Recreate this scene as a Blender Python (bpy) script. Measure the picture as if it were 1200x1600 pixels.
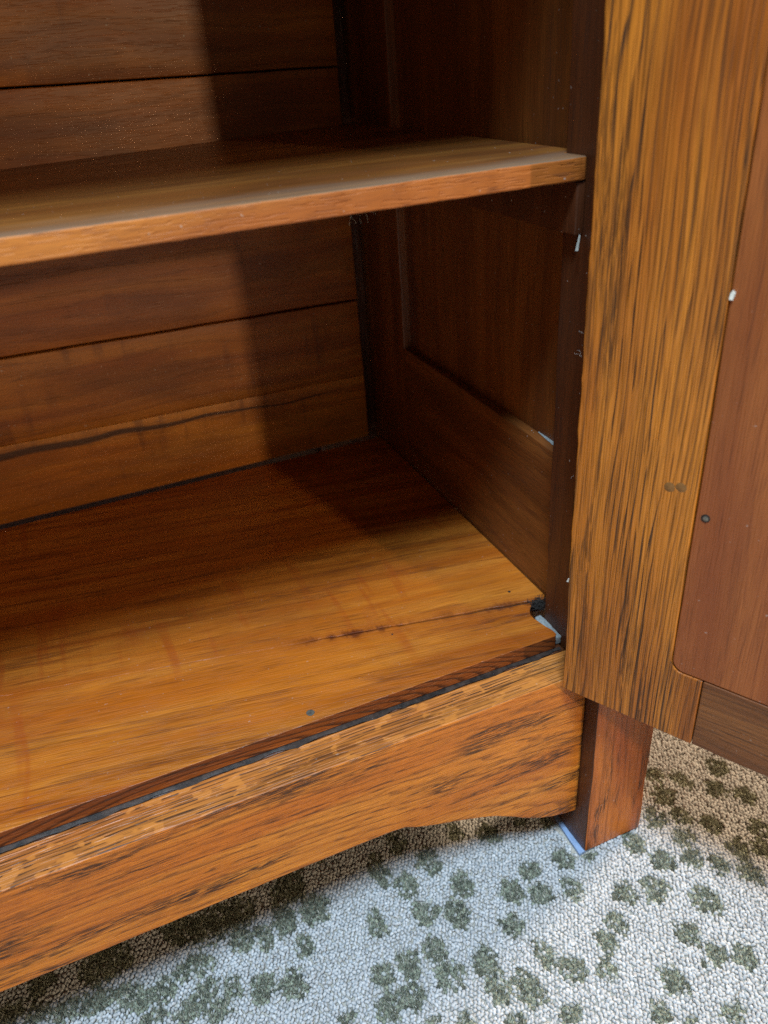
import bpy, bmesh, math, random
import numpy as np
from mathutils import Vector, Matrix, noise
for o in list(bpy.data.objects): bpy.data.objects.remove(o, do_unlink=True)
scene = bpy.context.scene
C = scene.collection
random.seed(7); rng = np.random.default_rng(7)

# ------------------------------------------------------------------ camera
cam = bpy.data.cameras.new('camera'); camo = bpy.data.objects.new('camera', cam); C.objects.link(camo)
right = Vector((0.91896355, -0.38828817, -0.06883521))
down = Vector((-0.25414605, -0.44969144, -0.85626363))
fwd = Vector((0.30152243, 0.80436926, -0.51193194))
loc = Vector((-0.25189776, -0.30000374, 0.53456879))
camo.matrix_world = Matrix(((right.x, -down.x, -fwd.x, loc.x), (right.y, -down.y, -fwd.y, loc.y),
                            (right.z, -down.z, -fwd.z, loc.z), (0, 0, 0, 1)))
cam.sensor_fit = 'VERTICAL'; cam.sensor_height = 36.0; cam.sensor_width = 27.0
cam.lens = 1220.0 / 1600.0 * 36.0
cam.clip_start = 0.01; cam.clip_end = 50
cam.dof.use_dof = True; cam.dof.focus_distance = 0.49; cam.dof.aperture_fstop = 8.0
scene.camera = camo

# ------------------------------------------------------------------ light
world = bpy.data.worlds.new('World'); scene.world = world; world.use_nodes = True
bg = world.node_tree.nodes['Background']
bg.inputs[0].default_value = (1.0, 0.80, 0.58, 1); bg.inputs[1].default_value = 0.20

def area_light(name, pos, target, energy, color, sx, sy=None):
    l = bpy.data.lights.new(name, 'AREA'); l.energy = energy; l.color = color
    l.shape = 'RECTANGLE'; l.size = sx; l.size_y = sy or sx
    o = bpy.data.objects.new(name, l); C.objects.link(o); o.location = pos
    o.rotation_euler = (Vector(target) - Vector(pos)).to_track_quat('-Z', 'Y').to_euler()
    return o
# cool daylight from high above, in front and a little to the left
area_light('skylight', (-0.55, -0.80, 2.30), (-0.12, 0.0, 0.2), 92, (0.61, 0.82, 1.0), 0.46, 0.46)
# warm room lamp in front, slightly right of the opening, casts the edge of the door on the back boards
area_light('room_lamp', (0.34, -1.62, 0.86), (-0.12, 0.3, 0.3), 10, (1.0, 0.76, 0.46), 0.06, 0.06)
# warm lamp standing off to the right, beyond the door
area_light('side_lamp', (1.25, 0.38, 1.40), (0.12, 0.0, 0.0), 44, (1.0, 0.74, 0.46), 0.25, 0.25)

scene.view_settings.view_transform = 'Standard'
scene.view_settings.look = 'None'
scene.view_settings.exposure = 0.0
scene.view_settings.gamma = 1.0
scene.render.engine = 'CYCLES'
scene.cycles.use_denoising = False; scene.cycles.max_bounces = 6; scene.cycles.diffuse_bounces = 3; scene.cycles.glossy_bounces = 3

# ------------------------------------------------------------------ node helper
class NT:
    def __init__(s, name):
        s.m = bpy.data.materials.new(name); s.m.use_nodes = True
        s.t = s.m.node_tree; s.n = s.t.nodes; s.n.clear()
        s.out = s.n.new('ShaderNodeOutputMaterial'); s.b = s.n.new('ShaderNodeBsdfPrincipled')
        s.t.links.new(s.b.outputs[0], s.out.inputs[0])
    def put(s, sock, v):
        if isinstance(v, bpy.types.NodeSocket): s.t.links.new(v, sock)
        elif v is not None:
            if isinstance(v, (tuple, list)) and len(v) == 3 and sock.type == 'RGBA': v = (*v, 1)
            sock.default_value = v
    def math(s, op, a, b=None, c=None, clamp=False):
        n = s.n.new('ShaderNodeMath'); n.operation = op; n.use_clamp = clamp
        s.put(n.inputs[0], a); s.put(n.inputs[1], b); s.put(n.inputs[2], c); return n.outputs[0]
    def vmath(s, op, a, b=None):
        n = s.n.new('ShaderNodeVectorMath'); n.operation = op
        s.put(n.inputs[0], a); s.put(n.inputs[1], b); return n.outputs[0]
    def noise(s, vec, scale=(1, 1, 1), detail=2.0, rough=0.5, off=0.0, color=False):
        v = s.vmath('MULTIPLY', vec, tuple(scale))
        if off: v = s.vmath('ADD', v, (off, off * 1.7, off * 0.6))
        n = s.n.new('ShaderNodeTexNoise'); n.inputs['Scale'].default_value = 1.0
        n.inputs['Detail'].default_value = detail; n.inputs['Roughness'].default_value = rough
        s.t.links.new(v, n.inputs['Vector']); return n.outputs['Color' if color else 'Fac']
    def step(s, v, a, b):
        n = s.n.new('ShaderNodeMapRange'); n.interpolation_type = 'SMOOTHSTEP'
        s.put(n.inputs[0], v); n.inputs[1].default_value = a; n.inputs[2].default_value = b
        return n.outputs[0]
    def mix(s, f, a, b, mode='MIX'):
        n = s.n.new('ShaderNodeMix'); n.data_type = 'RGBA'; n.blend_type = mode
        s.put(n.inputs[0], f); s.put(n.inputs[6], a); s.put(n.inputs[7], b); return n.outputs[2]
    def xyz(s, v):
        n = s.n.new('ShaderNodeSeparateXYZ'); s.put(n.inputs[0], v); return n.outputs
    def comb(s, x, y, z):
        n = s.n.new('ShaderNodeCombineXYZ'); s.put(n.inputs[0], x); s.put(n.inputs[1], y); s.put(n.inputs[2], z); return n.outputs[0]
    def coord(s):
        return s.n.new('ShaderNodeTexCoord').outputs['Object']

def srgb(r, g, b):
    f = lambda c: (c / 255 / 12.92) if c / 255 <= 0.04045 else ((c / 255 + 0.055) / 1.055) ** 2.4
    return (f(r), f(g), f(b))

def wood(name, axis, light, mid, dark, porec, rings=330, pith=(0.02, -0.06), tilt=0.06, warp=0.006, ringamt=0.5, ringw=0.55, line=0.0,
         pores=0.8, porescale=(38, 620), porethr=(0.56, 0.66), fiber=0.25, streak=0.0, streakscale=(6, 85), streakpatch=(0.48, 0.62),
         blotch=0.25, fleck=0.0, curl=0.0, curlc=None, rough=0.42, skew=0.0, off=0.0, bump=0.5, specks=0.0, hue=None, extra=None, coat=0.0,
         spec=0.5):
    warm = lambda c: (c[0], c[1] * 0.99, c[2] * 0.66)
    light, mid, dark, porec = warm(light), warm(mid), warm(dark), warm(porec)
    s = NT(name); P = s.coord(); X = s.xyz(P)
    u, v, w = {'X': (X[0], X[1], X[2]), 'Y': (X[1], X[0], X[2]), 'Z': (X[2], X[0], X[1])}[axis]
    if skew:  # grain runs a little oblique
        v = s.math('ADD', v, s.math('MULTIPLY', u, skew))
    V = s.comb(s.math('ADD', u, off), s.math('ADD', v, off * 0.37), s.math('ADD', w, off * 0.71))
    wn = s.noise(V, (5, 16, 16), 1.0, 0.5, color=True)
    wn = s.vmath('MULTIPLY', s.vmath('SUBTRACT', wn, (0.5, 0.5, 0.5)), (0, warp * 2, warp * 2))
    V2 = s.vmath('ADD', V, wn); x2 = s.xyz(V2)
    dv = s.math('ADD', s.math('SUBTRACT', x2[1], pith[0] + off * 0.37), s.math('MULTIPLY', x2[0], tilt))
    dw = s.math('SUBTRACT', x2[2], pith[1] + off * 0.71)
    rho = s.math('MULTIPLY', s.math('SQRT', s.math('ADD', s.math('MULTIPLY', dv, dv), s.math('MULTIPLY', dw, dw))), rings)
    rho = s.math('ADD', rho, s.math('MULTIPLY', s.noise(V2, (9, 130, 130), 1), 1.6))
    rho = s.math('ADD', rho, s.math('MULTIPLY', s.noise(V2, (0.8, 30, 30), 1, 0.5, off=23.0), rings * 0.014))
    fr = s.math('FRACT', rho)
    early = s.math('MULTIPLY', s.step(fr, 0.0, 0.10), s.math('SUBTRACT', 1.0, s.step(fr, 0.12, ringw)))
    # base tone
    tone = s.noise(V2, (4, 55, 55), 1, 0.6, off=3.1)
    col = s.mix(s.step(tone, 0.33, 0.68), mid, light)
    col = s.mix(s.math('MULTIPLY', early, ringamt), col, dark)
    fb = s.noise(V2, (45, 1700, 1700), 1, 0.6, off=1.3)
    col = s.mix(s.math('MULTIPLY', s.step(fb, 0.45, 0.72), fiber), col, dark)
    bl = s.noise(V, (7, 16, 16), 2, 0.6, off=8.2)
    col = s.mix(s.math('MULTIPLY', s.step(bl, 0.45, 0.7), blotch), col, dark)
    if hue:
        hb = s.noise(V, (5, 11, 11), 2, 0.5, off=5.5)
        col = s.mix(s.math('MULTIPLY', s.step(hb, 0.42, 0.66), hue[3]), col, hue[:3])
    pn = s.noise(V2, (porescale[0], porescale[1], porescale[1]), 1.0, 0.55, off=2.2)
    pm = s.math('MULTIPLY', s.step(pn, *porethr), s.math('ADD', 0.3, s.math('MULTIPLY', early, 0.7)))
    if line:   # dark porous line at the start of each year's growth, broken along its length
        ln = s.math('MULTIPLY', s.step(fr, 0.0, 0.05), s.math('SUBTRACT', 1.0, s.step(fr, 0.08, 0.26)))
        ln = s.math('MULTIPLY', ln, s.step(s.noise(V2, (7, 300, 300), 1, 0.6, off=17.0), 0.40, 0.58))
        pm = s.math('MAXIMUM', pm, s.math('MULTIPLY', ln, line))
    pm = s.math('MULTIPLY', pm, s.math('ADD', 0.55, s.math('MULTIPLY', s.step(s.noise(V2, (5, 38, 38), 1, 0.5, off=27.0), 0.34, 0.6), 0.45)))
    if fleck:
        fl = s.step(s.noise(V, (75, 120, 120), 2.0, 0.55, off=4.4), 0.55, 0.60)
        col = s.mix(s.math('MULTIPLY', fl, fleck), col, light)
        pm = s.math('MULTIPLY', pm, s.math('SUBTRACT', 1.0, s.math('MULTIPLY', fl, 0.9)))
    col = s.mix(s.math('MULTIPLY', pm, pores), col, porec)
    if curl:
        cu = s.math('MULTIPLY', s.step(s.noise(V, (75, 9, 9), 2, 0.55, off=6.6), 0.50, 0.68), s.step(s.noise(V, (9, 11, 11), 2, 0.5, off=9.3), 0.47, 0.62))
        col = s.mix(s.math('MULTIPLY', cu, curl), col, curlc)
    stm = None
    if streak:
        st = s.step(s.noise(V2, (streakscale[0], streakscale[1], streakscale[1]), 2, 0.65, off=7.7), 0.50, 0.62)
        st = s.math('MULTIPLY', st, s.step(s.noise(V, (6, 17, 17), 2, 0.5, off=0.9), *streakpatch))
        br = s.step(s.noise(V2, (80, 1500, 1500), 1, 0.6, off=12.0), 0.42, 0.54)
        stm = s.math('MULTIPLY', st, br)
        col = s.mix(s.math('MULTIPLY', stm, streak), col, porec)
    if specks:
        sp = s.step(s.noise(P, (420, 420, 420), 1.0, 0.4, off=15.0), 0.76, 0.80)
        col = s.mix(s.math('MULTIPLY', sp, specks), col, (0.55, 0.50, 0.44))
    if extra: col = extra(s, P, X, col)
    s.put(s.b.inputs['Base Color'], col)
    rn = s.noise(V, (12, 40, 40), 1, 0.6, off=20.0)
    r = s.math('ADD', rough - 0.11, s.math('MULTIPLY', rn, 0.22))
    r = s.math('ADD', r, s.math('MULTIPLY', pm, 0.15), clamp=True)
    s.put(s.b.inputs['Roughness'], r)
    s.b.inputs['Specular IOR Level'].default_value = spec
    if coat: s.b.inputs['Coat Weight'].default_value = coat; s.b.inputs['Coat Roughness'].default_value = 0.25
    pb = s.step(s.noise(V, (porescale[0], porescale[1], porescale[1]), 0.0, 0.5, off=2.2), *porethr)
    h = s.math('ADD', s.math('MULTIPLY', pb, -1.0), s.math('MULTIPLY', s.noise(P, (70, 70, 70), 0.0, 0.5, off=31.0), 0.6))
    bn = s.n.new('ShaderNodeBump'); bn.inputs['Strength'].default_value = bump; bn.inputs['Distance'].default_value = 0.0006
    s.put(bn.inputs['Height'], h); s.put(s.b.inputs['Normal'], bn.outputs[0])
    return s.m

def plain(name, col, rough=0.6, metal=0.0, var=0.25, scale=300, bump=0.3):
    s = NT(name); P = s.coord(); n = s.noise(P, (scale,) * 3, 3, 0.6)
    c = s.mix(s.step(n, 0.3, 0.7), tuple(c * (1 - var) for c in col), tuple(min(1, c * (1 + var)) for c in col))
    s.put(s.b.inputs['Base Color'], c); s.b.inputs['Roughness'].default_value = rough; s.b.inputs['Metallic'].default_value = metal
    bn = s.n.new('ShaderNodeBump'); bn.inputs['Strength'].default_value = bump; bn.inputs['Distance'].default_value = 0.0004
    s.put(bn.inputs['Height'], n); s.put(s.b.inputs['Normal'], bn.outputs[0])
    return s.m

# ------------------------------------------------------------------ materials
def floor_stain(s, P, X, col):
    # old spill that ran into the split, reddish brown with ragged edge; it follows the split
    d = s.math('ABSOLUTE', s.math('SUBTRACT', X[1], s.math('ADD', 0.0806, s.math('MULTIPLY', X[0], -0.211))))
    nz = s.noise(P, (110, 60, 60), 3, 0.65, off=2.7)
    dd = s.math('ADD', d, s.math('MULTIPLY', s.math('SUBTRACT', nz, 0.5), 0.018))
    xr = s.math('MULTIPLY', s.step(X[0], -0.185, -0.14), s.math('SUBTRACT', 1.0, s.step(X[0], -0.100, -0.080)))
    xr2 = s.math('MULTIPLY', s.step(X[0], -0.050, -0.030), 0.8)
    xr = s.math('MAXIMUM', s.math('MAXIMUM', xr, xr2), s.math('MULTIPLY', s.step(X[0], -0.17, -0.15), 0.35))
    wide = s.math('MULTIPLY', s.math('SUBTRACT', 1.0, s.step(dd, 0.002, 0.012)), 0.55)
    col = s.mix(s.math('MULTIPLY', wide, s.step(X[0], -0.26, -0.15)), col, srgb(152, 74, 16))
    core = s.math('SUBTRACT', 1.0, s.step(dd, -0.001, 0.0048))
    col = s.mix(s.math('MULTIPLY', s.math('MULTIPLY', core, xr), 0.85), col, srgb(74, 26, 10))
    return col

def back_streak(s, P, X, col):
    # long dark heartwood streak winding along the lowest board
    zl = s.math('ADD', 0.2445, s.math('MULTIPLY', s.math('ADD', X[0], 0.1), -0.032))
    wv = s.noise(s.comb(X[0], 0.0, 0.0), (14, 1, 1), 1, 0.5, off=3.0)
    d = s.math('ADD', s.math('SUBTRACT', X[2], zl), s.math('MULTIPLY', s.math('SUBTRACT', wv, 0.5), 0.016))
    w = s.math('ADD', 0.0009, s.math('MULTIPLY', s.step(s.math('MULTIPLY', X[0], -1.0), 0.05, 0.36), 0.0030))
    m = s.math('SUBTRACT', 1.0, s.step(s.math('DIVIDE', s.math('ABSOLUTE', d), w), 0.5, 1.3))
    m = s.math('MULTIPLY', m, s.step(s.math('MULTIPLY', X[0], -1.0), 0.01, 0.06))
    return s.mix(s.math('MULTIPLY', m, 0.9), col, srgb(58, 30, 16))
OAK = dict(light=srgb(216, 134, 54), mid=srgb(196, 108, 36), dark=srgb(152, 76, 24), porec=srgb(64, 36, 22))
m_apron = wood('apron_oak', 'X', **OAK, rings=190, pith=(0.0, 0.02), tilt=0.22, warp=0.007, ringamt=0.4, line=0.6, pores=0.85, streak=0.95, streakscale=(7, 72), streakpatch=(0.38, 0.47), porethr=(0.52, 0.62),
               fiber=0.4, porescale=(70, 1400), blotch=0.25, rough=0.36, off=0.31, specks=0.2, hue=(*srgb(206, 116, 30), 0.4))
m_railtop = wood('quartersawn_oak', 'X', srgb(204, 128, 70), srgb(178, 101, 51), srgb(132, 71, 36), srgb(54, 33, 24), rings=400, pith=(0.3, 0.0), tilt=0.01,
                 ringamt=0.35, line=0.9, pores=1.0, porescale=(40, 800), porethr=(0.46, 0.54), fleck=0.5, fiber=0.3, rough=0.42, off=1.7, streak=0.5, streakpatch=(0.5, 0.6), specks=0.2)
m_floor = wood('floor_board_wood', 'X', srgb(194, 116, 48), srgb(168, 86, 26), srgb(118, 54, 15), srgb(72, 31, 12), rings=120, pith=(0.1, -0.03), tilt=0.03,
               warp=0.004, ringamt=0.4, line=0.3, pores=0.7, porescale=(45, 1300), porethr=(0.50, 0.60), fiber=0.55, blotch=0.4, curl=0.55, curlc=srgb(150, 64, 16), hue=(*srgb(186, 100, 22), 0.6),
               rough=0.38, skew=0.16, off=0.53, bump=0.35, specks=0.2, extra=floor_stain)
m_flooredge = wood('floor_board_front_edge', 'X', srgb(160, 84, 34), srgb(112, 54, 22), srgb(56, 24, 11), srgb(24, 10, 6), rings=190, pith=(0.0, 0.0), tilt=0.7,
                   ringamt=0.85, pores=0.7, porescale=(120, 900), rough=0.42, off=0.2, warp=0.004)
BACKS = [[(202, 130, 52), (178, 103, 36), (120, 64, 22), (60, 31, 13)], [(176, 108, 44), (154, 84, 30), (100, 52, 18), (56, 29, 13)], [(168, 100, 42), (146, 78, 29), (96, 48, 17), (54, 28, 13)], [(182, 112, 44), (158, 88, 30), (104, 54, 18), (56, 29, 13)]]
m_back = [wood('back_board_wood', 'X', *[srgb(*c) for c in BACKS[k]], rings=60, pith=(0.4, 0.10 * k), tilt=0.015, warp=0.016, ringamt=0.3, pores=0.3, porescale=(45, 1200), fiber=0.3,
               blotch=0.55, curl=0.45, curlc=srgb(92, 44, 18), rough=0.46, off=0.9 + 1.3 * k, specks=0.45, bump=0.25, extra=back_streak if k == 0 else None) for k in range(4)]
SIDE = dict(light=srgb(132, 76, 37), mid=srgb(110, 59, 28), dark=srgb(72, 37, 17), porec=srgb(38, 18, 10))
m_side = wood('side_wood', 'Z', **SIDE, rings=140, pith=(0.3, 0.2), tilt=0.02, ringamt=0.25, pores=0.35, porescale=(45, 1200), fiber=0.4, blotch=0.4, rough=0.44, off=2.3, specks=0.35, bump=0.25)
m_siderail = wood('side_rail_wood', 'Y', **SIDE, rings=140, pith=(0.3, 0.2), tilt=0.02, ringamt=0.3, pores=0.4, porescale=(55, 1200), fiber=0.5, blotch=0.4, rough=0.46, off=4.3, specks=0.7, bump=0.3)
m_post = wood('stile_wood', 'Z', srgb(98, 52, 30), srgb(82, 41, 23), srgb(56, 27, 15), srgb(36, 18, 11), rings=160, pith=(0.3, 0.2), tilt=0.02, ringamt=0.3, pores=0.5,
              porescale=(45, 1200), fiber=0.4, blotch=0.3, rough=0.45, off=6.3, specks=0.6, bump=0.3)
m_leg = wood('leg_oak', 'Z', srgb(198, 114, 52), srgb(176, 92, 40), srgb(126, 62, 27), srgb(50, 27, 16), rings=170, pith=(-0.04, 0.035), tilt=0.02, warp=0.004, ringamt=0.3, line=0.7,
             pores=0.5, porescale=(45, 1100), fiber=0.35, streak=0.8, streakscale=(14, 120), streakpatch=(0.44, 0.54), blotch=0.45, rough=0.34, off=0.0, specks=0.25)
def shelf_wear_sheen(s, P, X, col):
    # rubbed, dusty grey band along the shelf's front arris, with its sheen painted in
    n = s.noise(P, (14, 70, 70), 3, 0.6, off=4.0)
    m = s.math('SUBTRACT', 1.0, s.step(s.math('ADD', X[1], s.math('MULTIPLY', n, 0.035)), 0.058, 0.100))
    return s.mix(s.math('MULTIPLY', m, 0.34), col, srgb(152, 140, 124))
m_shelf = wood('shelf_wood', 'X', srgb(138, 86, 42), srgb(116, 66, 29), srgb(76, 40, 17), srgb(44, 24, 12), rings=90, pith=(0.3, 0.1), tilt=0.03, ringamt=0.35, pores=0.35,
               porescale=(50, 1300), fiber=0.4, blotch=0.5, rough=0.38, off=3.9, specks=0.5, bump=0.25, extra=shelf_wear_sheen, skew=0.05)
m_shelfedge = wood('shelf_front_edge', 'X', srgb(190, 116, 56), srgb(168, 92, 40), srgb(128, 64, 28), srgb(84, 42, 22), rings=120, pith=(0.1, 0.1), tilt=0.2, ringamt=0.2, pores=0.4,
                   porescale=(90, 1100), fiber=0.35, blotch=0.5, curl=0.45, curlc=srgb(138, 66, 32), rough=0.5, off=5.2, specks=0.5, bump=0.4)
m_stile = wood('door_stile_oak', 'Z', srgb(198, 120, 50), srgb(166, 90, 34), srgb(114, 59, 25), srgb(46, 27, 18), rings=400, pith=(-0.15, 0.15), tilt=-0.03, warp=0.005,
               ringamt=0.4, ringw=0.7, line=0.95, pores=0.95, porescale=(17, 1000), porethr=(0.48, 0.58), fiber=0.6, streak=0.55, streakscale=(5, 110), streakpatch=(0.44, 0.56), blotch=0.45,
               rough=0.34, off=0.77, bump=0.45, hue=(*srgb(204, 122, 30), 0.4))
m_dpanel = wood('door_panel_wood', 'Z', srgb(166, 96, 56), srgb(144, 78, 44), srgb(114, 57, 31), srgb(76, 38, 21), rings=120, pith=(0.4, 0.3), tilt=0.01, ringamt=0.3, pores=0.5,
                porescale=(25, 1000), fiber=0.55, blotch=0.3, rough=0.40, off=2.9, specks=0.3, bump=0.25, hue=(*srgb(138, 66, 30), 0.45))
m_drail = wood('door_rail_wood', 'X', srgb(138, 84, 50), srgb(110, 62, 35), srgb(72, 39, 22), srgb(36, 20, 13), rings=260, pith=(0.3, 0.1), tilt=0.04, warp=0.01, ringamt=0.4, pores=0.7,
               porescale=(70, 1400), fiber=0.5, blotch=0.4, rough=0.40, off=8.1, specks=0.2, bump=0.3)
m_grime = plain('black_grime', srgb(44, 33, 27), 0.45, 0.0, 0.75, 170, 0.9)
m_nail = plain('dull_nail', srgb(120, 114, 104), 0.45, 0.6, 0.3, 500)
m_dark = plain('dark_nail_and_gap', srgb(46, 40, 36), 0.5, 0.3, 0.3, 500)  # dark nails, and the shade painted into the floor split
m_putty = plain('filler_plug', srgb(126, 84, 40), 0.55, 0.0, 0.15, 300)
m_pale = plain('pale_grey', srgb(132, 134, 132), 0.9, 0.0, 0.2, 500, 0.6)  # pale grey of the notch block and the painted ledge highlight
m_lint = plain('dark_lint', srgb(40, 32, 27), 0.95, 0.0, 0.6, 900)
m_flake = plain('white_flake', srgb(222, 220, 208), 0.7, 0.0, 0.1)
m_web = plain('grey_web', srgb(190, 188, 184), 0.8, 0.0, 0.1)
m_blue = plain('blue_pad', srgb(138, 160, 194), 0.45, 0.0, 0.12, 200)
m_brass = plain('dark_hinge_metal', srgb(64, 50, 36), 0.45, 0.7, 0.3, 200)

# ------------------------------------------------------------------ mesh helpers
def finish(o, smooth_angle=32):
    me = o.data
    me.polygons.foreach_set('use_smooth', [True] * len(me.polygons))
    me.set_sharp_from_angle(angle=math.radians(smooth_angle))
def link(name, me, mats, parent=None):
    o = bpy.data.objects.new(name, me); C.objects.link(o)
    for m in (mats if isinstance(mats, (list, tuple)) else [mats]): me.materials.append(m)
    if parent: o.parent = parent
    return o
def jit(p, amp, f=45.0, seed=0.0):
    q = Vector(p) * f + Vector((seed, seed * 1.3, seed * 0.7))
    return Vector(p) + noise.noise_vector(q) * amp
def axis_pts(a, b, r, step):
    L = b - a; r = min(r, L * 0.45)
    n = max(1, int(round((L - 2 * r) / step)))
    return [a, a + r * 0.3, a + r] + [a + r + (L - 2 * r) * i / n for i in range(1, n)] + [b - r, b - r * 0.3, b]
def plank(name, parent, mats, x0, x1, y0, y1, z0, z1, r=0.0012, step=0.012, amp=0.0003, f=45.0, warpf=None, slot=None):
    """board with rounded, slightly worn arrises; a grid surface so the wear is real"""
    A = [axis_pts(x0, x1, r, step), axis_pts(y0, y1, r, step), axis_pts(z0, z1, r, step)]
    lo = (x0, y0, z0); hi = (x1, y1, z1)
    rr = [min(r, (hi[k] - lo[k]) * 0.45) for k in range(3)]
    idx = {}; verts = []; faces = []; fm = []
    def vid(i, j, k):
        key = (i, j, k)
        if key not in idx:
            p = [A[0][i], A[1][j], A[2][k]]
            c = [min(max(p[t], lo[t] + rr[t]), hi[t] - rr[t]) for t in range(3)]
            d = Vector(p) - Vector(c)
            q = Vector(c) + (d.normalized() * min(rr) if d.length > 1e-9 else d)
            if d.length < 1e-9: q = Vector(p)
            idx[key] = len(verts)
            q = jit(q, amp, f)
            if warpf: q = Vector(warpf(q))
            verts.append(q)
        return idx[key]
    N = [len(a) for a in A]
    for ax in range(3):
        b, c = [(1, 2), (2, 0), (0, 1)][ax]
        for side in (0, N[ax] - 1):
            for i in range(N[b] - 1):
                for j in range(N[c] - 1):
                    def K(ii, jj):
                        t = [0, 0, 0]; t[ax] = side; t[b] = ii; t[c] = jj; return vid(*t)
                    q = [K(i, j), K(i + 1, j), K(i + 1, j + 1), K(i, j + 1)]
                    if side == 0: q.reverse()
                    faces.append(q); fm.append((ax, side > 0))
    me = bpy.data.meshes.new(name); me.from_pydata(verts, [], faces)
    if slot: me.polygons.foreach_set('material_index', [slot(*t) for t in fm])
    o = link(name, me, mats, parent); finish(o, 50); return o
def prism(name, parent, mats, poly, plane, d0, d1, r=0.001, amp=0.00025, f=60.0, warpf=None, slot=None, cut=0.012):
    """outline in a plane pushed through a thickness, arrises eased"""
    pts = []
    n = len(poly)
    for i in range(n):
        a = Vector(poly[i]); b = Vector(poly[(i + 1) % n]); k = max(1, int((b - a).length / cut))
        for t in range(k): pts.append(a.lerp(b, t / k))
    bm = bmesh.new()
    def P3(p, d): return {'xz': (p[0], d, p[1]), 'xy': (p[0], p[1], d)}[plane]
    lo = [bm.verts.new(P3(p, d0)) for p in pts]; hi = [bm.verts.new(P3(p, d1)) for p in pts]
    bm.faces.new(lo); bm.faces.new(list(reversed(hi)))
    m = len(pts)
    for i in range(m): bm.faces.new((lo[(i + 1) % m], lo[i], hi[i], hi[(i + 1) % m]))
    bmesh.ops.recalc_face_normals(bm, faces=bm.faces)
    rim = [e for e in bm.edges if len(e.link_faces) == 2 and e.calc_face_angle(0) > 0.6]
    if r: bmesh.ops.bevel(bm, geom=rim, offset=r, segments=2, profile=0.5, affect='EDGES')
    for v in bm.verts:
        q = jit(v.co, amp, f); v.co = warpf(q) if warpf else q
    me = bpy.data.meshes.new(name); bm.normal_update()
    if slot:
        for fc in bm.faces: fc.material_index = slot(fc.normal)
    bm.to_mesh(me); bm.free()
    o = link(name, me, mats, parent); finish(o, 18); return o
def disc(name, parent, mat, pos, r, h, normal=(0, 0, 1), seg=12, dome=0.3):
    bm = bmesh.new(); rows = []
    for rad, z in ((r, 0), (r, h * (1 - dome)), (r * 0.6, h), ):
        rows.append([bm.verts.new((rad * math.cos(t * 2 * math.pi / seg) * (1 + 0.07 * random.uniform(-1, 1)), rad * math.sin(t * 2 * math.pi / seg), z)) for t in range(seg)])
    for a, b in zip(rows, rows[1:]):
        for t in range(seg): bm.faces.new((a[t], a[(t + 1) % seg], b[(t + 1) % seg], b[t]))
    bm.faces.new(rows[-1])
    me = bpy.data.meshes.new(name)
    q = Vector((0, 0, 1)).rotation_difference(Vector(normal)).to_matrix().to_4x4()
    bm.transform(Matrix.Translation(pos) @ q); bm.to_mesh(me); bm.free()
    o = link(name, me, mat, parent); finish(o); return o
def strand_mesh(paths, rad):
    verts = []; faces = []
    for p in paths:
        b = len(verts)
        for i, q in enumerate(p):
            d = (Vector(p[min(i + 1, len(p) - 1)]) - Vector(p[max(i - 1, 0)])).normalized()
            a = d.orthogonal().normalized(); c = d.cross(a)
            for k in range(3):
                t = k * 2.0944; verts.append(Vector(q) + (a * math.cos(t) + c * math.sin(t)) * rad)
        for i in range(len(p) - 1):
            for k in range(3):
                faces.append((b + i * 3 + k, b + i * 3 + (k + 1) % 3, b + i * 3 + 3 + (k + 1) % 3, b + i * 3 + 3 + k))
    me = bpy.data.meshes.new('strands'); me.from_pydata(verts, [], faces); return me
def tag(o, label, cat, group=None, kind=None):
    if label: o['label'] = label
    if cat: o['category'] = cat
    if group: o['group'] = group
    if kind: o['kind'] = kind
    return o

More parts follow.
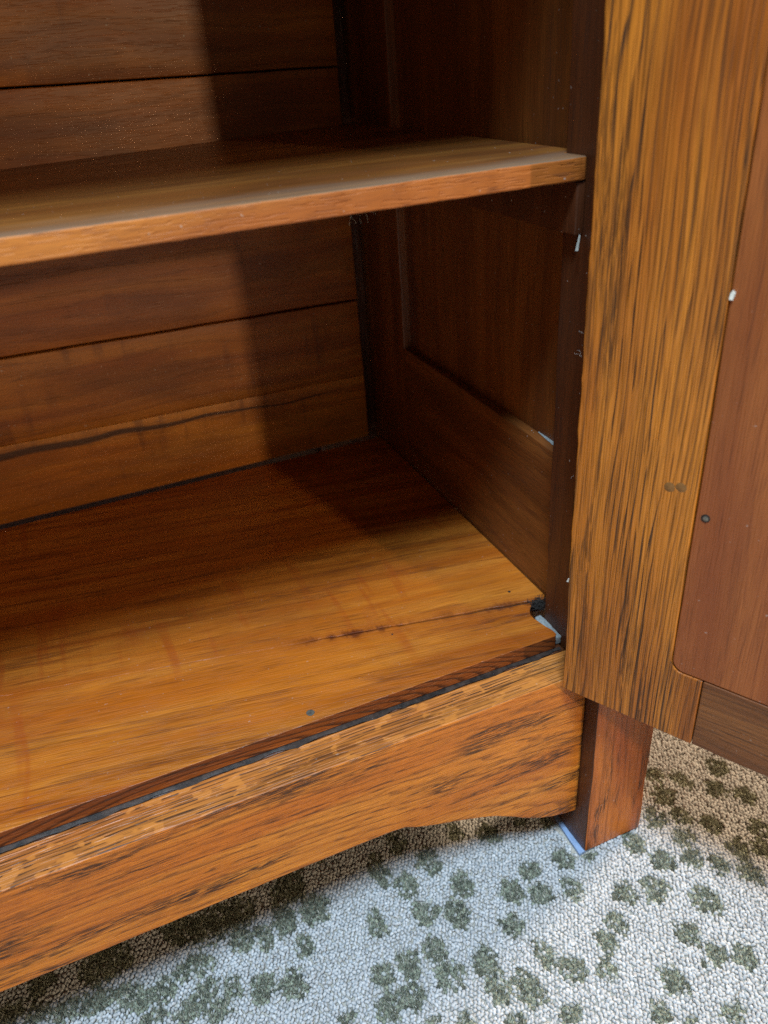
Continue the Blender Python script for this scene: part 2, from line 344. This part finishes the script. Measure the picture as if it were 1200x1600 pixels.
# ------------------------------------------------------------------ carpet
SPOTS = [(-200,47,10.6,12.1),(-223,50,8.2,16.6),(-212,72,12.1,15.4),(-239,41,6.9,11.5),(-216,23,6.7,8.9),(-230,2,8.7,10.2),(-250,8,8.6,10.3),(-269,17,6.5,8.3),(-285,22,8.7,9.4),(-281,7,8.6,8.0),(-299,15,8.6,8.1),(-311,36,8.9,9.6),(-289,42,13.5,8.9),(-320,21,8.6,5.0),(-254,67,14.2,12.2),(-274,68,16.4,14.4),(-294,73,11.7,12.0),(-342,72,13.8,13.9),(-355,71,9.1,11.3),(-388,75,9.0,9.1),(-373,50,10.9,8.4),(-409,64,11.0,8.7),(-391,56,8.8,6.5),(-355,47,13.2,8.5),(-334,43,11.0,8.6),(-204,-33,6.3,3.8),(-254,46,9.2,9.3),(-327,35,10.9,8.4),(-147,55,6.9,13.4),(-133,34,8.1,11.4),(-164,16,6.4,11.7),(-109,45,8.2,12.1),(-129,8,9.1,10.7),(-95,17,8.0,11.5),(-109,-1,8.4,12.6),(-45,6,8.0,8.1),(-66,-3,8.5,9.9),(-49,-14,9.0,9.0),(-17,3,6.8,9.1),(-78,-25,7.6,9.1),(-69,-53,6.6,10.8),(-135,-18,7.5,9.8),(-155,-18,8.0,10.9),(-133,-37,9.1,10.6),(-107,-40,9.0,10.7),(-108,-59,8.2,10.1),(-90,-68,9.4,12.3),(-174,-19,7.3,9.3),(-162,-39,8.9,8.9),(-178,-38,8.2,9.8),(-136,-66,5.7,5.3),(-108,-80,6.8,5.4),(-155,-58,4.6,3.3),(-125,70,7.1,11.1),(-80,59,6.4,8.1),(-56,46,7.7,9.6),(-10,35,5.6,6.6),(-28,46,5.8,5.0),(94,35,7.0,8.0),(87,17,9.1,9.6),(110,23,6.9,9.9),(145,20,8.6,9.3),(128,3,7.5,8.8),(144,-12,7.4,9.7),(67,3,8.9,9.8),(86,-5,7.3,9.0),(102,-21,7.9,8.1),(75,-21,8.5,8.6),(104,-46,7.8,9.3),(131,-42,7.9,10.6),(120,-53,7.6,8.5),(69,-38,7.6,8.2),(83,-50,6.9,8.9),(98,-64,8.2,10.4),(39,-9,7.9,9.3),(48,-30,9.1,9.7),(2,-3,6.4,3.4),(-25,-20,7.6,10.6),(7,-38,8.2,8.9),(28,-45,10.2,10.6),(54,-68,10.0,11.0),(-12,-54,6.6,8.4),(-26,-63,7.1,8.1),(-37,-78,6.9,7.6),(27,-81,8.3,8.9),(34,-100,6.2,7.9),(49,-109,7.5,8.6),(-57,-69,8.7,8.8),(-3,-102,7.3,10.5),(22,-102,2.4,3.3),(-75,-91,7.3,6.3),(-24,-114,7.2,6.9),(17,-133,7.6,6.4),(-10,-125,4.7,2.3)]
# the same scatter goes on outside the picture
for t in range(520):
    x, y = random.uniform(-620, 300), random.uniform(-260, 170)
    inside = -440 < x < 200 and y > 48 - 0.46 * (x + 415) and y < 90 and x + y * 0.2 < 165 and y > -150
    if not inside and all((x - s[0]) ** 2 + (y - s[1]) ** 2 > 19 ** 2 for s in SPOTS): SPOTS.append((x, y, random.uniform(7, 10), random.uniform(8, 11)))

def carpet_material(name, rough=0.95, use_attr=True):
    s = NT(name)
    P = s.coord(); n = s.noise(P, (900, 900, 900), 2, 0.6)
    if use_attr:
        a = s.n.new('ShaderNodeAttribute'); a.attribute_name = 'yarn'
        c = s.mix(s.step(n, 0.3, 0.75), a.outputs['Color'], s.mix(0.3, a.outputs['Color'], (0.05, 0.05, 0.05)))
    else:
        c = s.mix(s.step(n, 0.3, 0.7), (0.50, 0.46, 0.40), (0.34, 0.30, 0.25))
    s.put(s.b.inputs['Base Color'], c); s.b.inputs['Roughness'].default_value = rough
    s.b.inputs['Specular IOR Level'].default_value = 0.15
    return s.m
m_pile = carpet_material('wool_loop'); m_tuft = carpet_material('cut_tuft'); m_backing = carpet_material('carpet_backing', use_attr=False)
me = bpy.data.meshes.new('carpet'); E = 1.6
me.from_pydata([(-E, -E, -0.0016), (E, -E, -0.0016), (E, E, -0.0016), (-E, E, -0.0016)], [], [(0, 1, 2, 3)])
carpet = link('carpet', me, m_backing); carpet['kind'] = 'structure'

sp = np.array(SPOTS, float) / 1000.0; sp[:, 2:] *= 1.08
def spot_field(x, y):
    """>0 inside a spot, ragged outline"""
    best = np.full(len(x), -9.0); bid = np.zeros(len(x), int)
    ang = np.arctan2(y[:, None] - sp[None, :, 1], x[:, None] - sp[None, :, 0])
    ph = (np.arange(len(sp)) * 2.399)[None, :]
    d = np.sqrt(((x[:, None] - sp[None, :, 0]) / sp[None, :, 2]) ** 2 + ((y[:, None] - sp[None, :, 1]) / sp[None, :, 3]) ** 2)
    f = 1.0 - d + 0.06 * np.sin(ang * 3 + ph) + 0.05 * np.sin(ang * 5 + ph * 2.1)
    return f.max(1), f.argmax(1)
PX, PY = 0.0029, 0.0023
gx = np.arange(-0.60, 0.29, PX); gy = np.arange(-0.25, 0.16, PY)
GX, GY = np.meshgrid(gx, gy); row = (np.arange(len(gy)) % 2)[:, None] * np.ones(len(gx))[None, :]
GX = GX + row * PX * 0.5 + 0.0006 * np.sin(GY * 160)
lx = GX.ravel() + rng.normal(0, 0.00038, GX.size); ly = GY.ravel() + rng.normal(0, 0.00034, GX.size); lr = row.ravel()
keep = (ly > -0.46 * (lx + 0.415) - 0.14) & ~((lx > 0.004) & (lx < 0.046) & (ly > 0.004) & (ly < 0.06)) & ~((lx > -0.0065) & (lx < 0.01) & (ly > 0.0) & (ly < 0.045))
lx, ly, lr = lx[keep], ly[keep], lr[keep]
fld = np.concatenate([spot_field(a, b)[0] for a, b in zip(np.array_split(lx, 20), np.array_split(ly, 20))])
# loop template: a squashed bean
seg, ringn = 6, 3
tv = [(0, 0, 1.0)]
for i in range(ringn):
    th = math.pi * (i + 1) / (ringn + 1) * 0.92
    for k in range(seg):
        a = 2 * math.pi * k / seg; tv.append((math.sin(th) * math.cos(a), math.sin(th) * math.sin(a), math.cos(th)))
tv = np.array(tv); tf = [(0, 1 + k, 1 + (k + 1) % seg) for k in range(seg)]
for i in range(ringn - 1):
    for k in range(seg):
        a, b = 1 + i * seg + k, 1 + i * seg + (k + 1) % seg
        tf += [(a, a + seg, b), (b, a + seg, b + seg)]
tf = np.array(tf)
def blobs(x, y, z, sx, sy, sz, yaw, tiltx, col, name):
    n = len(x); V = np.repeat(tv[None], n, 0) * np.stack([sx, sy, sz], 1)[:, None, :]
    # bend the bean so that it reads as a loop of yarn
    V[:, :, 1] += 0.35 * (V[:, :, 0] ** 2) / sx[:, None] - 0.1 * sx[:, None]
    V[:, :, 2] += V[:, :, 0] * tiltx[:, None]
    c, s_ = np.cos(yaw)[:, None], np.sin(yaw)[:, None]
    X = V[:, :, 0] * c - V[:, :, 1] * s_ + x[:, None]; Y = V[:, :, 0] * s_ + V[:, :, 1] * c + y[:, None]; Z = V[:, :, 2] + z[:, None]
    co = np.stack([X, Y, Z], 2).reshape(-1, 3); F = (tf[None] + (np.arange(n) * len(tv))[:, None, None]).reshape(-1, 3)
    return mesh_np(name, co, F, np.repeat(col, len(tv), 0))
def mesh_np(name, co, F, col):
    me = bpy.data.meshes.new(name); me.vertices.add(len(co)); me.vertices.foreach_set('co', co.ravel().astype(np.float32))
    me.loops.add(F.size); me.loops.foreach_set('vertex_index', F.ravel().astype(np.int32))
    me.polygons.add(len(F)); me.polygons.foreach_set('loop_start', (np.arange(len(F)) * 3).astype(np.int32))
    me.polygons.foreach_set('use_smooth', np.ones(len(F), bool))
    me.update(); a = me.color_attributes.new('yarn', 'FLOAT_COLOR', 'POINT')
    a.data.foreach_set('color', np.concatenate([col, np.ones((len(col), 1))], 1).ravel().astype(np.float32)); me.validate(); return me
rr_ = rng.random(len(fld)); pin = np.clip((fld + 0.10) / 0.42, 0, 1) ** 0.8 * 0.90
out = rr_ >= pin
ox, oy, orow, of = lx[out], ly[out], lr[out], fld[out]; n = len(ox)
cream = np.array([0.50, 0.51, 0.525])[None] * rng.normal(1, 0.09, (n, 1)).clip(0.7, 1.2)
green = np.array([0.24, 0.26, 0.215])[None] * rng.normal(1, 0.25, (n, 1)).clip(0.5, 1.6)
g = np.clip((of + 0.15) / 0.3, 0, 1)[:, None] * rng.random((n, 1)) * 0.7
colr = cream * (1 - g) + green * g
me = blobs(ox, oy, rng.normal(0.0, 0.0003, n), rng.normal(0.0018, 0.00028, n).clip(0.001, 0.0028), rng.normal(0.00128, 0.00016, n).clip(0.0009, 0.0018),
           rng.normal(0.0016, 0.00025, n).clip(0.0008, 0.0022), np.where(orow > 0.5, 0.75, -0.75) + 1.57 + rng.normal(0, 0.55, n), rng.normal(0, 0.35, n), colr, 'loop_pile')
pile = link('loop_pile', me, m_pile, carpet); pile['kind'] = 'stuff'
# cut tufts of the spots
ins = rr_ < pin + 0.06 * (fld > 0)
tx, ty, tfl = lx[ins], ly[ins], fld[ins]
K = 8
sx = np.repeat(tx, K) + rng.normal(0, 0.0011, len(tx) * K); sy = np.repeat(ty, K) + rng.normal(0, 0.0010, len(tx) * K); n = len(sx)
h = rng.uniform(0.0012, 0.0034, n); lean = rng.normal(0, 0.0013, (n, 2)); wd = rng.uniform(0.00018, 0.0003, n); an = rng.uniform(0, math.pi, n)
dx, dy = np.cos(an) * wd, np.sin(an) * wd; z0 = np.full(n, -0.0012)
v0 = np.stack([sx - dx, sy - dy, z0], 1); v1 = np.stack([sx + dx, sy + dy, z0], 1)
mx, my = sx + lean[:, 0] * 0.4, sy + lean[:, 1] * 0.4
v2 = np.stack([mx + dx, my + dy, h * 0.6], 1); v3 = np.stack([mx - dx, my - dy, h * 0.6], 1)
v4 = np.stack([sx + lean[:, 0], sy + lean[:, 1], h], 1)
co = np.stack([v0, v1, v2, v3, v4], 1).reshape(-1, 3)
F = (np.array([[0, 1, 2], [0, 2, 3], [3, 2, 4]])[None] + (np.arange(n) * 5)[:, None, None]).reshape(-1, 3)
u = np.repeat(rng.random((len(tx), 1)), K, 0) * 0.55 + rng.random((n, 1)) * 0.45; u = u ** 1.3
colr = np.array([0.060, 0.066, 0.046])[None] * (1 - u) + np.array([0.42, 0.43, 0.34])[None] * u
pale = rng.random((n, 1)) < 0.16
colr = np.where(pale, np.array([0.5, 0.5, 0.45])[None], colr)
me = mesh_np('spot_tufts', co, F, np.repeat(colr, 5, 0))
tuft = link('spot_tufts', me, m_tuft, carpet); tuft['kind'] = 'stuff'
# dark pile under the tufts
me = blobs(tx, ty, np.full(len(tx), -0.0006), np.full(len(tx), 0.0019), np.full(len(tx), 0.0015), np.full(len(tx), 0.0012), rng.uniform(0, 6, len(tx)), np.zeros(len(tx)),
           np.array([0.17, 0.18, 0.135])[None] * rng.uniform(0.4, 2.0, (len(tx), 1)), 'spot_pile')
sb = link('spot_pile', me, m_tuft, carpet); sb['kind'] = 'stuff'

# ------------------------------------------------------------------ cabinet
cab = bpy.data.objects.new('cabinet', None); C.objects.link(cab)
tag(cab, 'old open oak cabinet with one shelf and its door swung back', 'cabinet')
XL = -0.72                                   # inner side of the far leg
ZB = 0.1851                                  # top of the cabinet floor
TOP = 0.79
XS = 0.012                                   # inner face of the sides behind the legs
mir = lambda x: XL - x
# legs
def wear(q): return q
plank('leg', cab, [m_leg, m_post], 0.0, 0.050, 0.0, 0.067, 0.002, TOP, r=0.0016, step=0.010, amp=0.0006, f=30, slot=lambda ax, hi: 1 if ax == 0 and not hi else 0)
plank('leg', cab, m_leg, mir(0.050), mir(0.0), 0.0, 0.067, 0.0, TOP, r=0.0016, step=0.014, amp=0.0006, f=30)
plank('leg', cab, m_side, XS, XS + 0.045, 0.320, 0.410, 0.0, TOP, r=0.0014, step=0.014, amp=0.0004)
plank('leg', cab, m_side, mir(XS + 0.045), mir(XS), 0.320, 0.410, 0.0, TOP, r=0.0014, step=0.014, amp=0.0004)
# apron with the shaped ends
half = [(-0.160, 0.0956), (-0.146, 0.0950), (-0.137, 0.0938), (-0.131, 0.0905), (-0.122, 0.0862), (-0.110, 0.0820), (-0.0966, 0.0774), (-0.082, 0.0722), (-0.070, 0.0668),
        (-0.061, 0.0616), (-0.053, 0.0565), (-0.047, 0.0520), (-0.041, 0.0484), (-0.0344, 0.0447), (-0.022, 0.0398), (-0.010, 0.0366), (-0.0006, 0.0350)]
low = [(mir(x), z) for x, z in reversed(half)] + half
poly = low + [(-0.0006, 0.1731), (XL + 0.0006, 0.1731)]
prism('apron', cab, [m_apron, m_railtop], poly, 'xz', 0.0135, 0.0385, r=0.0009, amp=0.0003, slot=lambda n: 1 if n.z > 0.8 else 0)
# grime left along the foot of the floor board
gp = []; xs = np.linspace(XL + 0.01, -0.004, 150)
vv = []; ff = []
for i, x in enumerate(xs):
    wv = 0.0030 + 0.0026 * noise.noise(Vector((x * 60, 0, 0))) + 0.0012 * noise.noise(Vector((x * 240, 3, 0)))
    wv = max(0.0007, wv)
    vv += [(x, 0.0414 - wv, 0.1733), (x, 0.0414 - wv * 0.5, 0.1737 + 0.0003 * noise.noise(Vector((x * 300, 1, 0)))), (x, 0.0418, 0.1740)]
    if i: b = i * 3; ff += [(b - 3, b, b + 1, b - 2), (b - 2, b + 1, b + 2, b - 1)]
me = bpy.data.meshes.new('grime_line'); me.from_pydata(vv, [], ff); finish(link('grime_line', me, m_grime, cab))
# bearer under the floor, behind the apron
plank('bearer', cab, m_post, XL + 0.001, -0.001, 0.0390, 0.062, 0.110, 0.1725, amp=0.0002)
plank('notch_block', cab, m_pale, -0.0060, -0.0004, 0.0450, 0.0712, 0.1728, 0.1800, amp=0.0009, f=180, step=0.002)  # pale block added to fill the floor notch with light grey
# floor boards with the long split
sy = lambda x: 0.0806 - 0.211 * x
gap = lambda x: 0.00005 + (0.0010 * min(1.0, (x + 0.17) / 0.02) + 0.0013 * min(1.0, (x + 0.17) / 0.16) if x > -0.17 else 0.0)
crk = lambda x: sy(x) + 0.0008 * noise.noise(Vector((x * 70, 0, 5))) + 0.0005 * noise.noise(Vector((x * 250, 0, 9)))
sxs = [0.0036 - i * 0.004 for i in range(60)] + [-0.24, -0.32, -0.42, -0.52, -0.62, XL + 0.001]
front = [(XL + 0.001, 0.0414), (-0.0078, 0.0414), (-0.0060, 0.0434), (-0.0062, 0.0480), (-0.0080, 0.0530), (-0.0092, 0.0590), (-0.0104, 0.0640), (-0.0102, 0.0690), (-0.0080, 0.0735), (-0.0046, 0.0768), (-0.0016, 0.0790)]
front += [(x, crk(x) - gap(x) * 0.5) for x in sxs[2:]]
SL = lambda n: 1 if n.y < -0.6 else 0
prism('floor_board', cab, [m_floor, m_flooredge], front, 'xy', 0.1743, ZB, r=0.0004, amp=0.00012, slot=SL)
rear = [(x, crk(x) + gap(x) * 0.5) for x in reversed(sxs)] + [(0.0080, 0.0800), (XS - 0.0012, 0.0835), (XS - 0.0012, 0.392), (XL + 0.001, 0.392)]
prism('floor_board', cab, m_floor, rear, 'xy', 0.1743, ZB, r=0.0004, amp=0.00012)
vv = []; ff = []  # dark strip down in the split, paints the shade of the gap
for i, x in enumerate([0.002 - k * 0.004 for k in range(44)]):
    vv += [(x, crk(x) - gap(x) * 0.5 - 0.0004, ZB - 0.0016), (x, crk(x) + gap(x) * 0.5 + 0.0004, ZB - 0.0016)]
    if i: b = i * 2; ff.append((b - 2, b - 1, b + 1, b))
me = bpy.data.meshes.new('crack_shade'); me.from_pydata(vv, [], ff); link('crack_shade', me, m_dark, cab)
disc('nail', cab, m_nail, (-0.1799, 0.0492, ZB - 0.0001), 0.0026, 0.0005)
disc('nail_hole', cab, m_dark, (-0.1052, 0.0944, ZB - 0.0004), 0.0009, 0.0005)
disc('nail', cab, m_dark, (-0.0098, 0.0985, ZB - 0.0001), 0.0011, 0.0004)
# back boards, seams slightly out of level
TZ = lambda x: 0.0061 * (-x / 0.35)
def tilt(q): return (q[0], q[1], q[2] + TZ(q[0]))
for k, (z0, z1, yy, gp) in enumerate([(0.1865, 0.2547, 0.3960, 0.0004), (0.2547, 0.3313, 0.3952, 0.0022), (0.3313, 0.5230, 0.3944, 0.0014), (0.5230, 0.7700, 0.3930, 0.0004)]):
    f = (lambda q, k=k: (q[0], q[1], q[2] + (TZ(q[0]) if q[2] > 0.2 else 0.0))) if k == 0 else tilt
    plank('back_board', cab, m_back[k], XL + 0.002, -0.0009, yy, yy + 0.010, z0 + (0.0012 if k == 0 else 0.0), z1 - gp, r=0.0009, step=0.014, amp=0.0005, f=25, warpf=f)
plank('back_light_stop', cab, m_post, XL - 0.05, 0.05, 0.4205, 0.426, 0.12, TOP, amp=0.0002, step=0.03)  # dark sheet added behind the boards, stops light leaking through their gaps
plank('gap_light_stop', cab, m_post, -0.05, 0.04, 0.4112, 0.420, 0.15, TOP, amp=0.0002)  # unseen strips added to keep light out of the corner gaps
plank('gap_light_stop', cab, m_post, mir(0.04), mir(-0.05), 0.4112, 0.420, 0.15, TOP, amp=0.0002)
# sides: bottom rail, recessed panel, top rail
for s in (0, 1):
    X = (lambda a, b: (a, b)) if s == 0 else (lambda a, b: (mir(b), mir(a)))
    plank('side_rail', cab, m_siderail, *X(XS, 0.034), 0.0640, 0.3230, 0.125, 0.3010, r=0.0016, amp=0.0005)
    plank('side_panel', cab, m_side, *X(XS + 0.0075, 0.030), 0.0630, 0.3260, 0.2960, 0.738, r=0.0006, step=0.02, amp=0.0004, f=20)
    plank('side_rail', cab, m_siderail, *X(XS, 0.034), 0.0640, 0.3230, 0.7355, 0.789, r=0.001, step=0.02)
    plank('shelf_support', cab, m_post, *X(-0.0055, -0.0003), 0.0475, 0.335, 0.4440, 0.4700, r=0.001, amp=0.0004)
# shelf
ZS = 0.4814; SHB, SHS = -0.0014, 0.0166
def sag(q):
    k = (q[1] - 0.046) / 0.342
    return (q[0], q[1], q[2] + k * (SHB + SHS * q[0]))
fr = [(x, 0.0458 + 0.0005 * noise.noise(Vector((x * 90, 0, 2))) + (0.0010 * max(0, noise.noise(Vector((x * 130, 4, 2)))) )) for x in np.arange(XL + 0.002, -0.010, 0.004)]
shp = fr + [(-0.0065, 0.0462), (-0.0020, 0.0466), (-0.0004, 0.0480), (-0.0004, 0.0685), (XS - 0.001, 0.0690), (XS - 0.001, 0.388), (XL + 0.002, 0.388)]
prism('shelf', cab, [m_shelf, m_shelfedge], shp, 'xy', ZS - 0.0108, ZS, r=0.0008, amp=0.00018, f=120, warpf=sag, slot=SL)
# dusty pale strip painting the highlight on the ledge of the side rail
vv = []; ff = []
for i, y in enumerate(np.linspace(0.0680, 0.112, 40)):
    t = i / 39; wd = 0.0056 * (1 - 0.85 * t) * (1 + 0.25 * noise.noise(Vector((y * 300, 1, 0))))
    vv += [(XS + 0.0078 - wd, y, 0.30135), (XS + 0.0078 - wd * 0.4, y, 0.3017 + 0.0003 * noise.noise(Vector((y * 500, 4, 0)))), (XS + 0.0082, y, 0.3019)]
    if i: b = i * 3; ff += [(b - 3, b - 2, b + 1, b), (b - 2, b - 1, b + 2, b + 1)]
me = bpy.data.meshes.new('ledge_highlight'); me.from_pydata(vv, [], ff); finish(link('ledge_highlight', me, m_pale, cab))
# unseen carcase top and rail over the door opening, placed to shade the inside
plank('top_rail', cab, m_apron, XL + 0.0005, -0.0005, 0.0135, 0.036, 0.745, TOP - 0.001, step=0.03)
plank('cabinet_top', cab, m_leg, XL - 0.075, 0.075, -0.025, 0.435, TOP + 0.0003, TOP + 0.022, step=0.03, r=0.003)

# ------------------------------------------------------------------ door
door = bpy.data.objects.new('door', None); C.objects.link(door); door.parent = cab
door.location = (-0.0253, 0.0074, 0.0); door.rotation_euler = (0, 0, math.radians(-61.6))
door['label'] = 'open oak door with dark flat panel and brown bottom rail'
ZD, ZT, SP, SJ, ZP, DW = 0.1748, 0.742, 0.0645, 0.0826, 0.2232, 0.345
def edge(z):   # worn hinge edge, broken away by the hinge
    d = 0.0006 * noise.noise(Vector((z * 60, 1, 1))) + 0.0004 * noise.noise(Vector((z * 220, 1, 4)))
    if z < 0.2440: d += 0.0006
    return d
arc = [(SP + 0.007 - 0.007 * math.sin(a), ZP + 0.007 - 0.007 * math.cos(a)) for a in [math.pi / 2 * i / 6 for i in range(7)]]
lf = [(edge(z), z) for z in np.arange(ZT - 0.002, ZD + 0.002, -0.004)]
def merge(name, a, b):
    bm = bmesh.new(); bm.from_mesh(a.data); bm.from_mesh(b.data); bm.to_mesh(a.data); bm.free()
    bpy.data.objects.remove(b, do_unlink=True); finish(a, 18); return a
fpoly = [(0.0004, ZD), (SJ - 0.0002, ZD), (SJ - 0.0002, ZP)] + arc + [(SP, ZT), (0.0004, ZT)] + lf
a = prism('door_stile', door, m_stile, fpoly, 'xz', 0.0, 0.0045, r=0.0007, amp=0.0002, f=70)
b = prism('door_stile_back', door, m_stile, [(0.001, ZD), (SJ - 0.0002, ZD), (SJ - 0.0002, ZT), (0.001, ZT)], 'xz', 0.0047, 0.0180, r=0.0007, amp=0.0001)
merge('door_stile', a, b)
a = prism('door_rail', door, m_drail, [(SJ + 0.0003, ZD + 0.0004), (DW - SJ, ZD), (DW - SJ, ZP), (SJ + 0.0003, ZP)], 'xz', 0.0003, 0.0045, r=0.0006, amp=0.0002)
b = prism('door_rail_back', door, m_drail, [(SJ + 0.0003, ZD + 0.0004), (DW - SJ, ZD), (DW - SJ, ZP + 0.012), (SJ + 0.0003, ZP + 0.012)], 'xz', 0.0047, 0.0178, r=0.0006, amp=0.0001)
merge('door_rail', a, b)
g = 0.0006
arc2 = [(x + g, z + g) for x, z in arc]
ppoly = [(DW - SP - 0.001, ZP + g), (DW - SP - 0.001, ZT - 0.045), (SP + g, ZT - 0.045)] + list(reversed(arc2))
prism('door_panel', door, m_dpanel, ppoly, 'xz', 0.0007, 0.0044, r=0.0006, amp=0.0003, f=20)
plank('door_stile', door, m_stile, DW - SJ + 0.0003, DW, 0.0, 0.018, ZD, ZT, step=0.02)
plank('door_rail', door, m_drail, SJ + 0.0003, DW - SJ, 0.0047, 0.018, ZT - 0.055, ZT - 0.001, step=0.02)
disc('nail', door, m_dark, (0.0700, 0.0008, 0.3243), 0.0022, 0.0006, (0, -1, 0))
disc('nail_head', door, m_nail, (0.0701, 0.0004, 0.3243), 0.0014, 0.0006, (0, -1, 0))
disc('plug', door, m_putty, (0.0508, 0.0001, 0.3366), 0.0027, 0.0003, (0, -1, 0), dome=0.6)
disc('plug', door, m_putty, (0.0564, 0.0001, 0.3380), 0.0027, 0.0003, (0, -1, 0), dome=0.6)
# hinge: leaf on the leg and its knuckle
hg = plank('hinge', cab, m_brass, -0.0016, -0.0002, 0.018, 0.040, 0.244, 0.297, r=0.0003, amp=0.0001, step=0.006)
kn = disc('knuckle', hg, m_brass, (-0.0062, 0.0175, 0.244), 0.0030, 0.053)

# ------------------------------------------------------------------ small things
pad = prism('foot_pad', None, m_blue, [(-0.0042, 0.0006), (0.030, 0.0040), (0.030, 0.050), (-0.0012, 0.048), (-0.0030, 0.030)], 'xy', -0.0012, 0.0016, r=0.0003, amp=0.0002)
tag(pad, 'thin pale blue pad tucked under the cabinet leg beside the apron', 'pad')
def flake(name, pts, th, label):
    bm = bmesh.new(); n = Vector((-0.7, -0.6, 0.2)).normalized() * th
    a = [bm.verts.new(Vector(p)) for p in pts]; b = [bm.verts.new(Vector(p) + n) for p in pts]
    bm.faces.new(a); bm.faces.new(list(reversed(b)))
    for i in range(len(a)): bm.faces.new((a[i], a[(i + 1) % len(a)], b[(i + 1) % len(a)], b[i]))
    bmesh.ops.recalc_face_normals(bm, faces=bm.faces); me = bpy.data.meshes.new(name); bm.to_mesh(me); bm.free()
    return tag(link(name, me, m_flake), label, 'flake')
flake('paint_flake', [(-0.0062, 0.0452, 0.4372), (-0.0038, 0.0460, 0.4366), (-0.0022, 0.0470, 0.4440), (-0.0034, 0.0466, 0.4446)], 0.0007, 'small white flake hanging just below the end of the shelf support')
def dpt(s, y, z):
    t = math.radians(-61.6); return (-0.0253 + s * math.cos(t) - y * math.sin(t), 0.0074 + s * math.sin(t) + y * math.cos(t), z)
flake('paint_flake', [dpt(0.0648, 0.0002, 0.4320), dpt(0.0664, 0.0002, 0.4318), dpt(0.0672, 0.0002, 0.4352), dpt(0.0660, 0.0002, 0.4362), dpt(0.0650, 0.0002, 0.4345)], 0.0006, 'white chip stuck on the edge of the door panel')
flake('paint_flake', [dpt(-0.0016, 0.001, 0.2572), dpt(0.0004, -0.0004, 0.2585), dpt(0.0008, -0.0004, 0.2612), dpt(-0.0006, 0.001, 0.2600)], 0.0005, 'white chip on the worn hinge edge of the door')
# lint ball in the notch of the floor
paths = []
for t in range(200):
    p = Vector((0.0012, 0.0768, ZB - 0.0008)) + Vector((random.gauss(0, 0.0024), random.gauss(0, 0.0017), random.gauss(0, 0.0010)))
    d = Vector((random.gauss(0, 1), random.gauss(0, 1), random.gauss(0, 0.5))).normalized(); path = [p]
    for k in range(5):
        d = (d + Vector((random.gauss(0, 0.6), random.gauss(0, 0.6), random.gauss(0, 0.3)))).normalized(); p = p + d * 0.0011; path.append(p)
    paths.append(path)
lint = link('lint', strand_mesh(paths, 0.00022), m_lint)
tag(lint, 'dark fluff caught in the broken notch of the cabinet floor', 'lint')
paths = []
for t in range(4):
    z = random.choice([0.3995, 0.39, 0.33, 0.46, 0.30, 0.272]) + random.gauss(0, 0.004)
    p = Vector(dpt(-0.0006, -0.0002, z)); path = [p]; d = Vector((-0.5, 0.1, random.gauss(0, 1.0))).normalized()
    for k in range(random.randint(3, 7)):
        d = (d + Vector((random.gauss(0, 0.5), random.gauss(0, 0.4), random.gauss(0, 0.6)))).normalized(); p = p + d * 0.0009; path.append(p)
    paths.append(path)
for t in range(5):
    p = Vector((-0.118 + random.gauss(0, 0.004), 0.0604, ZS - 0.0108)); path = [p]; d = Vector((random.gauss(0, 0.4), -0.1, -1)).normalized()
    for k in range(5): d = (d + Vector((random.gauss(0, 0.3), 0, 0))).normalized(); p = p + d * 0.0015; path.append(p)
    paths.append(path)
web = link('cobweb', strand_mesh(paths, 0.000025), m_web)
web['kind'] = 'stuff'
tag(web, 'fine grey cobweb threads clinging to the door edge and shelf', 'cobweb')
# grime and dust crumbs lying on the shelf
